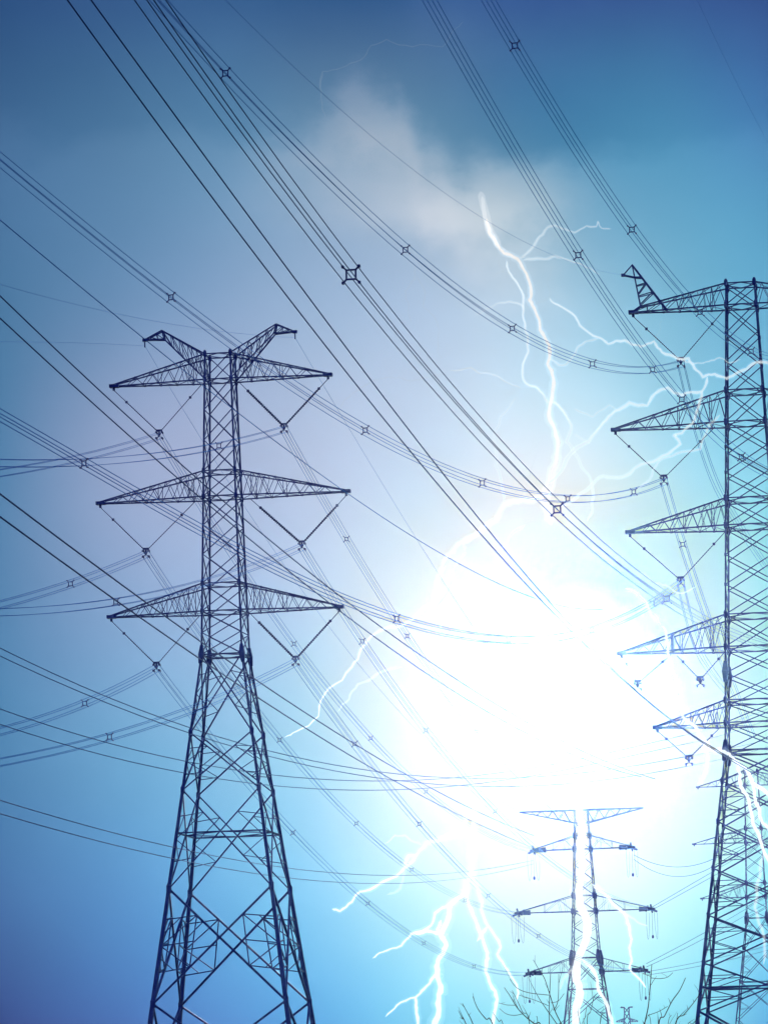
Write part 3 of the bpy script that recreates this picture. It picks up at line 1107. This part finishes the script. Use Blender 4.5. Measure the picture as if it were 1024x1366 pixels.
twin('lowest of three level wire pairs behind the lower legs of the horned pylon',
     [(0, 1068), (110, 1100), (231, 1131), (385.6, 1158), (440, 1164.4), (543, 1168.6), (611, 1164), (693, 1151.6), (712, 1148)],
     [(0, 1086), (110, 1117), (230, 1145), (388, 1171.5), (440, 1176.6), (502, 1179.5), (584, 1176), (688, 1158), (712, 1153)], 170, 488, .022, 3, (.4, 0))
twin('wire pair sagging from the top right arm of the central pylon to the right',
     [(845, 1134), (793 + 60, 1153), (880, 1155), (900, 1154), (951, 1147)], [(845, 1136), (853, 1165), (880, 1167), (900, 1165), (951, 1157)], 490, 470, .03, 2, (0, .6))
twin('faint wire pair rising to the right from the lowest right arm of the central pylon',
     [(862, 1290), (880, 1271), (910, 1260), (940, 1247), (1024, 1195)], [(862, 1294), (880, 1277), (910, 1267), (940, 1254), (1024, 1203)], 490, 520, .03, 2, (0, .5))
twin('faint wire pair lying almost level beside the lowest right arm of the central pylon',
     [(862, 1296), (880, 1295), (900, 1290), (939, 1282), (1024, 1262)], [(862, 1300), (880, 1300), (900, 1296), (939, 1287), (1024, 1268)], 490, 520, .03, 2, (0, .5))
twin('faint wire pair rising to the right from the middle right arm of the central pylon',
     [(868, 1213), (890, 1196), (920.6, 1180), (945, 1168), (1024, 1120)], [(868, 1216), (890, 1202), (920.6, 1185), (945, 1174), (1024, 1127)], 490, 520, .03, 2, (0, .5))

# single earth wires
one = [(0, 0)]
NE = 'earth_wire'
hornL = local(AXY, -5.2, 0, zA[448] - .4)
hornR = local(AXY, 5.2, 0, zA[448] - .4)
span(NE, 'thin single wire from the left edge past the left horn tip down to the flash', CC, GE,
     [(0, 291), (100, 378), (175, 440), (318.6, 550), (401, 613), (464.5, 659), (588, 739), (719, 800)], 150, 330, one, .020, 3, (), (.4, .3))
span(NE, 'faint single wire from the top edge to the peak of the five-tier pylon', CC, GE,
     [(300, 0), (400, 95), (500, 184), (595, 260), (637, 287), (700.6, 323), (747, 360), (804, 364)][:6] + [(760, 348), (832, 367)], 120, 232, one, .006, 3, (), (.4, 0))
span(NE, 'faint single wire from the left edge to the right horn tip', CC, GE,
     [(0, 379), (152, 418.6), (260, 436), (313, 444)], 0, 0, one, .008, 2, (), (.9, 0), P(0, 379, 195), hornR)
span(NE, 'faint level single wire from the left edge to the left horn tip', CC, GE,
     [(0, 455.7), (127, 458)], 0, 0, one, .008, 2, (), (.9, 0), P(0, 455.7, 205), hornL)
eCl, eCr = local(CXY, -8.1, 0, zC[1081]), local(CXY, 8.1, 0, zC[1081])
span(NE, 'hair-thin single wire from the right horn tip down towards the central pylon', CC, GE,
     [(415, 480), (458, 561), (501.5, 632), (565, 734)], 0, 0, one, .010, 3, (), (0, 0), hornR, eCr)
span(NE, 'hair-thin single wire from the left horn tip down behind the shaft', CC, GE,
     [(208, 480), (232, 521), (265, 580), (340, 700), (450, 850)], 0, 0, one, .010, 3, (), (0, 0), hornL, eCl)
span(NE, 'faint single wire crossing the top right corner', CC, GE, [(930, 0), (975, 95), (1024, 190)], 150, 180, one, .005, 2, (), (.5, .6))


# ------------------------------------------------------------------ lightning
def jag(pts, amp, lev=2):
    """breaks each stretch of a stroke into smaller crooked steps"""
    for k in range(lev):
        out = [pts[0]]
        for a, b in zip(pts, pts[1:]):
            dx, dy = b[0] - a[0], b[1] - a[1]
            l_ = math.hypot(dx, dy)
            if l_ > 5:
                o = random.uniform(-1, 1) * amp * l_
                out.append(((a[0] + b[0]) / 2 - dy / l_ * o, (a[1] + b[1]) / 2 + dx / l_ * o))
            out.append(b)
        pts = out
    return pts


def stroke(pts, w0, w1, d, amp=.10, jit=.2):
    """an uneven tapering channel through the given directions at distance d, with a little play in depth"""
    q = jag(pts, amp)
    n = len(q)
    mb = MB()
    c = []
    rr = []
    dep = 0.0
    for i, (x, y) in enumerate(q):
        dep += random.uniform(-1, 1) * .002 * d
        dep *= .9
        c.append(P(x, y, d + dep))
        f = i / (n - 1)
        w = (w0 + (w1 - w0) * f) * random.uniform(1 - jit, 1 + jit)
        rr.append(max(.25, w) / 2 * d / F)
    rr[-1] *= .2
    rr[0] *= .25
    return c, rr


def bolt(label, d, strokes, halo=True):
    root = thing('lightning_bolt', label, 'lightning', P(*strokes[0][0][0], d), 0, 'lightning bolts')
    org = root.location
    for k, (pts, w0, w1, mat) in enumerate(strokes):
        c, rr = stroke(pts, w0, w1, d, .04, .03) if mat is B_MIST else stroke(pts, w0, w1, d)
        c = [p - org for p in c]
        mb = MB()
        mb.tube(c, rr, 7)
        nm = 'main_channel' if k == 0 else 'branch'
        o = mb.build(nm, mat, root, True)
        if halo and mat in (B_WARM, B_WHITE, B_PALE, B_SOFT):
            for kk in ((1.7, 2.6) if mat in (B_WARM, B_WHITE) else (1.9,)):
                mb = MB()
                mb.tube(c, [r_ * kk for r_ in rr], 9)
                mb.build('glow_sheath', B_HALO, o, True)
    return root


bolt('brightest bolt dropping from the pale cloud down into the white flash', 300, [
    ([(649, 292), (652, 310), (662, 325), (672, 338), (690, 345), (702, 365), (708, 385), (706, 400), (714, 415), (720, 440), (732, 460),
      (730, 485), (738, 505), (736, 530), (733, 560), (740, 575), (744, 595), (742, 615), (735, 640), (726, 668), (735, 700)], 3.4, 5.6, B_WARM),
    ([(676, 348), (678, 362), (690, 378), (698, 395), (697, 420), (700, 440), (704, 455), (705, 470), (697, 485), (697, 505), (706, 515), (715, 515), (725, 527), (731, 538)], 2.4, 2.6, B_PALE),
    ([(736, 535), (751, 548), (762, 567), (755, 589), (766, 605), (776, 624), (788.6, 643), (790, 680), (783, 695)], 3.1, 2.2, B_PALE),
    ([(694, 344), (708, 332), (716, 320), (730, 303), (742, 301), (766, 310), (782, 301), (795, 302), (797, 295), (802, 304), (815, 305)], 3, 1.2, B_SOFT),
    ([(698, 347), (722, 345), (740, 341), (752, 345), (765, 350), (775, 352), (800, 366)], 3, 1.5, B_SOFT),
    ([(643, 262), (645, 278), (650, 302), (663, 328), (685, 344)], 5, 7, B_MIST),
    ([(641, 256), (645, 276), (651, 304), (666, 332)], 10, 11, B_MIST),
    ([(666, 344), (664, 352), (672, 362), (660, 366), (655, 370)], 2, 1, B_FAINT),
    ([(700, 410), (690, 404), (678, 402), (662, 405), (648, 412), (633, 421)], 2.5, 1, B_SOFT),
    ([(732, 478), (745, 487), (755, 486), (764, 475), (770, 463), (782, 455), (797, 452)], 2.5, 2, B_SOFT),
    ([(713, 406), (728, 400), (733, 396), (729, 375), (736, 355)], 2.2, 1, B_FAINT),
])
bolt('long branched bolt running right from the main one across the five-tier pylon shaft', 205, [
    ([(733, 397), (738, 404), (763, 418), (773, 434), (798, 450), (811, 459), (833, 454), (855, 462), (872, 455), (883, 470), (902, 477), (918, 478), (926, 491),
      (937, 503), (953, 499), (969, 505), (985, 496), (1004, 485), (1024, 484), (1060, 488)], 2.4, 3.8, B_PALE),
    ([(943, 503), (936, 522), (909, 527), (890, 517), (879, 521), (863, 541), (839, 537), (820, 548), (804, 564), (785, 589), (766, 600), (747, 630), (730, 645)], 3.4, 3.1, B_PALE),
    ([(936, 522), (932.6, 535), (926, 560), (909, 578), (899, 581), (907, 592), (890, 606), (864.6, 617), (831, 636), (804, 635), (790, 646), (770, 662), (748, 676)], 3.4, 2.6, B_PALE),
    ([(960, 553), (944, 570), (934, 599), (902, 605), (878, 616), (866, 640), (850, 652)], 3, 1.8, B_SOFT),
    ([(900, 478), (915, 483), (930, 484), (945, 482), (959, 477), (972, 484), (988, 479)], 2, 1.2, B_SOFT),
    ([(765, 545), (782, 552), (790, 556), (800, 548), (812, 540), (822, 546)], 2.2, 1.2, B_SOFT),
    ([(765, 580), (775, 585), (787, 592)], 2.2, 1.2, B_SOFT),
    ([(873, 453), (880, 440), (882, 425)], 2, 1, B_FAINT),
])
bolt('bolt curving from the flash down left between the two wire pairs', 400, [
    ([(735, 655), (723, 663), (696, 667), (672.5, 673), (661, 695), (633, 714), (610, 726), (596, 741.5), (588, 760), (584.6, 769), (577, 804), (555, 821.6), (528, 837),
      (500.6, 845), (481, 866.5), (469, 890), (438, 919), (430, 931), (424.5, 956), (395, 976), (379.5, 984)], 4.2, 1.2, B_WHITE),
    ([(661, 690), (640, 710), (618, 724), (620, 738), (604, 761), (600, 781), (582.6, 808), (586.5, 827.5), (588, 850)], 3.1, 1.4, B_PALE),
    ([(536, 890), (504.5, 898), (477, 913), (465.5, 933), (450, 950)], 2.9, 1.4, B_PALE),
    ([(690, 668), (705, 640), (718, 600)], 2, 1, B_FAINT),
    ([(672, 670), (668, 640), (661, 600), (660, 575), (668, 555), (688, 530)], 2.5, 1.5, B_SOFT),
    ([(400, 915), (412, 912), (404, 900), (390, 898)], 2, 1, B_FAINT),
    ([(700, 700), (680, 715), (668, 740)], 3, 1.5, B_SOFT),
])
bolt('short bolt reaching left below the flash with a curled upper branch', 560, [
    ([(640, 1075), (621, 1095.5), (608.7, 1112), (589.5, 1119), (569, 1124), (556.7, 1139), (543, 1156), (529, 1169), (505, 1180), (480, 1190), (469, 1203.6), (453, 1216), (443, 1213)], 4.4, 2.4, B_WHITE),
    ([(553, 1141), (544.4, 1142), (540, 1153), (543, 1157)], 4, 4, B_WHITE),
    ([(562, 1127), (551, 1123), (540, 1114.7), (526.6, 1114.7), (513, 1125.6)], 2.6, 1.2, B_PALE),
    ([(539, 1162), (537.6, 1170), (533.5, 1186), (516, 1194)], 3, 2, B_SOFT),
])
bolt('thick bolt striking down left of the central pylon with several spread branches', 600, [
    ([(630, 1090), (630.5, 1123), (629, 1164), (622, 1177.6), (616, 1196), (600.5, 1207.7), (596, 1229.5), (588, 1249), (595, 1262), (584, 1281.5), (583, 1298), (588, 1317), (584, 1339), (578, 1372), (584, 1410)], 5.5, 7.5, B_WHITE),
    ([(612, 1198), (595, 1210), (580, 1218.6), (574.5, 1235), (548.5, 1246), (535, 1262), (510, 1270.6), (496.6, 1279)], 4, 1.6, B_WHITE),
    ([(588, 1228), (583, 1240), (587, 1246), (568, 1242), (548.5, 1246)], 4, 4, B_WHITE),
    ([(583, 1300), (578.6, 1303), (565, 1320), (554, 1331), (529, 1341.6), (514, 1357)], 4, 1.5, B_WHITE),
    ([(554, 1331), (555, 1345), (555, 1372)], 4, 4, B_WHITE),
    ([(622, 1180), (622, 1197), (630.5, 1221), (639, 1243), (647, 1265), (650, 1279), (647, 1295), (654, 1314), (663, 1333.5), (658, 1358), (660, 1385)], 4.5, 4.5, B_WHITE),
    ([(627, 1165), (630.5, 1172), (639, 1191), (641.5, 1213), (650, 1235), (667.5, 1264), (663, 1273), (672, 1288), (680, 1300.6), (689, 1314), (689, 1336)], 4.5, 2, B_WHITE),
    ([(649, 1237), (641, 1248), (636, 1256)], 4, 3, B_WHITE),
])
bolt('broad white bolt running down the front of the central pylon', 470, [
    ([(773, 1040), (772, 1090), (774, 1130), (774, 1177), (780, 1221), (777, 1265), (768.6, 1309), (773, 1324), (767, 1366), (768, 1400)], 11, 10, B_WHITE),
    ([(790, 1180), (805, 1192), (831.7, 1218), (839, 1236), (842, 1253.5), (839, 1265), (842, 1283), (839, 1291.7), (852, 1306), (861, 1318)], 4, 2, B_WHITE),
    ([(832, 1219), (849, 1230), (864, 1236)], 2.6, 1.3, B_PALE),
    ([(776, 1280), (790.6, 1294.6), (796.5, 1315), (808, 1338.6), (815.5, 1359), (820, 1380)], 4.5, 4, B_WHITE),
    ([(768, 1290), (760, 1296), (749.6, 1309), (746.6, 1321)], 4, 2.5, B_SOFT),
])
bolt('bolt passing across the waist joint of the five-tier pylon and forking downward', 200, [
    ([(833, 785), (850.5, 791.6), (864, 809), (877, 824.6), (888, 842), (893, 880), (903, 915), (907, 943), (911.5, 958), (927, 969), (933, 982), (946.6, 1000), (966, 1003), (977, 1011), (992.5, 1024), (1003.5, 1044), (1030, 1066)], 2, 5, B_WHITE),
    ([(853, 763), (864, 770), (870, 777), (888, 780.6), (896.6, 787), (910, 791.6), (927, 783)], 2.6, 1.3, B_PALE),
    ([(938, 990), (942, 1000), (942, 1028), (930, 1046)], 4, 3, B_WHITE),
    ([(984, 1018), (988, 1050), (999, 1072), (1003.5, 1092), (1012, 1114), (1019, 1138), (1032, 1165)], 4.5, 4, B_WHITE),
    ([(999, 1036), (1006, 1062), (1016.5, 1098), (1030, 1115)], 4.5, 4, B_WHITE),
    ([(1018, 1140), (1010, 1178), (1006.5, 1211), (1016, 1239), (1018, 1287)], 4, 3, B_SOFT),
])
bolt('ghostly thin bolt high up near the top centre of the sky', 285, [
    ([(427, 118), (430, 95), (455, 90), (480, 80), (495, 60), (515, 52), (550, 62), (590, 62), (605, 40), (618, 28)], 1.4, .8, B_FAINT),
    ([(430, 95), (428, 130), (434, 160)], 1.5, 1, B_FAINT)], False)
bolt('ghostly thin bolt hanging left of the brightest bolt', 285, [
    ([(555, 352), (553, 372), (540, 388), (545, 405), (548, 430)], 2.4, 1.4, B_FAINT),
    ([(556, 368), (565, 385), (564, 410), (580, 424), (586, 440), (583, 470), (590, 478)], 2.4, 1.4, B_FAINT)], False)
bolt('ghostly level bolt in the pale sky between horned pylon and brightest bolt', 285, [
    ([(452, 545), (470, 525), (485, 515), (505, 506), (520, 503), (545, 508), (570, 503), (590, 499)], 2.6, 1.8, B_FAINT),
    ([(600, 494), (628, 490), (640, 498), (665, 502), (680, 512), (695, 518)], 2.6, 1.8, B_SOFT)], False)
bolt('ghostly short bolt beside the largest spacer', 285, [
    ([(462, 362), (440, 360), (432, 370), (424, 376)], 2.2, 1.4, B_FAINT), ([(452, 366), (446, 380), (440, 388)], 1.8, 1, B_FAINT)], False)


# ------------------------------------------------------------------ bare shrubs along the lower edge
def shrub(label, d, base_px, limbs):
    """limbs: pixel polylines from the tip downwards; all join the stool at the base"""
    base = P(base_px, 1440, d)
    base.z = 0
    root = thing('bare_shrub', label, 'shrub', base, 0, 'bare shrubs along the lower edge')
    s = d / F
    st = MB()
    st.tube([(0, 0, -.05), (0.02, 0, .25), (.0, .02, .5)], [.09, .07, .03], 8)
    trunk = st.build('trunk', M_BARK, root, True)
    for pts, w0, w1, kids in limbs:
        c = [P(x, y, d + random.uniform(-.25, .25)) - base for x, y in pts]
        if kids is not None:
            end = Vector((random.uniform(-.04, .04), random.uniform(-.04, .04), .2))
            c += [c[-1].lerp(end, .5) + Vector((0, 0, .05)), end]
        n = len(c)
        rr = [max(.35, (w0 + (w1 - w0) * i / (n - 1))) / 2 * s for i in range(n)]
        # smooth the limb
        q, qr = [], []
        for i in range(n - 1):
            p0, p1, p2, p3 = c[max(i - 1, 0)], c[i], c[i + 1], c[min(i + 2, n - 1)]
            for k in range(5):
                t_ = k / 5
                q.append(0.5 * ((2 * p1) + (p2 - p0) * t_ + (2 * p0 - 5 * p1 + 4 * p2 - p3) * t_ ** 2 + (3 * p1 - p0 - 3 * p2 + p3) * t_ ** 3))
                qr.append(rr[i] + (rr[i + 1] - rr[i]) * t_)
        q.append(c[-1]); qr.append(rr[-1])
        mb = MB()
        mb.tube(q, qr, 6)
        # buds and short side twigs
        for i in range(2, len(q) - 8, 3):
            if random.random() < .5:
                dv = (q[i] - q[i + 1]).normalized()
                sd = Vector((random.uniform(-1, 1), random.uniform(-.6, .6), random.uniform(.1, .8))).normalized()
                ln = random.uniform(.03, .14)
                mb.tube([q[i], q[i] + (dv + sd * .8) * ln * .5, q[i] + (dv + sd) * ln], [qr[i] * .7, qr[i] * .6, .0012], 5)
        mb.build('branch', M_BARK, root, True)


shrub('bare shrub at the bottom with long thin stems crossing the bolts', 42, 720, [
    ([(612, 1350), (617, 1360), (622, 1368)], .8, 1.4, 1), ([(616.5, 1339), (625, 1355), (632, 1370)], .8, 1.5, 1),
    ([(630.5, 1330), (637, 1346), (648, 1360), (658, 1370)], .8, 1.8, 1),
    ([(672.5, 1318), (680, 1329), (689, 1344), (700, 1356), (712, 1366), (722, 1376)], .8, 1.9, 1),
    ([(683, 1322), (690, 1336), (697, 1351), (706, 1366)], .7, 1.2, 1),
    ([(665, 1338.5), (675, 1341), (687, 1341.5)], .6, .8, None), ([(666, 1346), (675, 1353), (686, 1355), (697, 1353)], .6, .9, None),
    ([(657, 1351), (665, 1363), (672, 1372)], .6, 1.2, 1),
    ([(711, 1281), (718, 1293), (726, 1306), (733, 1327), (740, 1349), (748, 1366), (752, 1380)], .7, 1.9, 1),
    ([(680, 1307), (690, 1319), (706, 1325), (732, 1328)], .7, .9, None),
    ([(709, 1314), (718, 1331), (728, 1346), (742, 1366), (748, 1378)], .7, 1.6, 1),
    ([(692, 1328), (708, 1333), (719, 1337), (731, 1342)], .6, .8, None),
    ([(734, 1300), (733, 1325), (732, 1350), (732, 1375)], .8, 1.4, 1),
    ([(745, 1300), (744, 1335), (738, 1348)], .7, 1.0, None), ([(752, 1326), (744, 1336), (735, 1338)], .6, .8, None),
    ([(715, 1357), (717, 1370)], .6, 1.0, 1),
])
shrub('bare shrub with one upright and two leaning stems beside the right pylon leg', 46, 865, [
    ([(869, 1287), (868, 1303), (866, 1325), (864, 1345), (859, 1368), (857, 1380)], .9, 2.0, 1),
    ([(897, 1298), (890, 1304), (880, 1306), (868, 1305)], .6, .9, None),
    ([(914, 1305), (906, 1322), (896, 1336), (886, 1356), (878, 1370)], .9, 1.9, 1),
    ([(890, 1343), (878, 1350), (864, 1355)], .6, .9, None),
    ([(936, 1322), (925, 1338), (912, 1354), (900, 1370)], .8, 1.8, 1),
    ([(934, 1355), (924, 1366), (914, 1375)], .7, 1.3, 1), ([(903.5, 1352), (902, 1362), (899, 1375)], .6, 1.0, 1), ([(895, 1355), (890, 1372)], .6, 1.0, 1),
    ([(864, 1355), (868, 1370)], .6, 1.0, 1), ([(857, 1299), (862, 1301), (868, 1303)], .8, .6, None),
])
shrub('low tuft of bare twigs below the central pylon', 44, 800, [
    ([(782, 1345), (780, 1358), (779, 1372)], .6, 1.1, 1), ([(792, 1330), (788, 1348), (783, 1370)], .6, 1.2, 1), ([(806, 1352), (800, 1368)], .6, 1.0, 1),
    ([(770, 1350), (774, 1370)], .6, 1.0, 1)])

# ------------------------------------------------------------------ moist air
hz = bpy.data.materials.new('haze_air')
hz.use_nodes = True
t_ = hz.node_tree
t_.nodes.clear()
pv = t_.nodes.new('ShaderNodeVolumePrincipled')
pv.inputs['Color'].default_value = (0.36, 0.64, 1.0, 1)
pv.inputs['Density'].default_value = 1.1e-5
pv.inputs['Anisotropy'].default_value = 0.975
oo = t_.nodes.new('ShaderNodeOutputMaterial')
t_.links.new(pv.outputs[0], oo.inputs['Volume'])
mb = MB()
mb.box((0, 600, 42.5), (3000, 2000, 87))
hb = mb.build('haze', hz)
hb['kind'] = 'stuff'
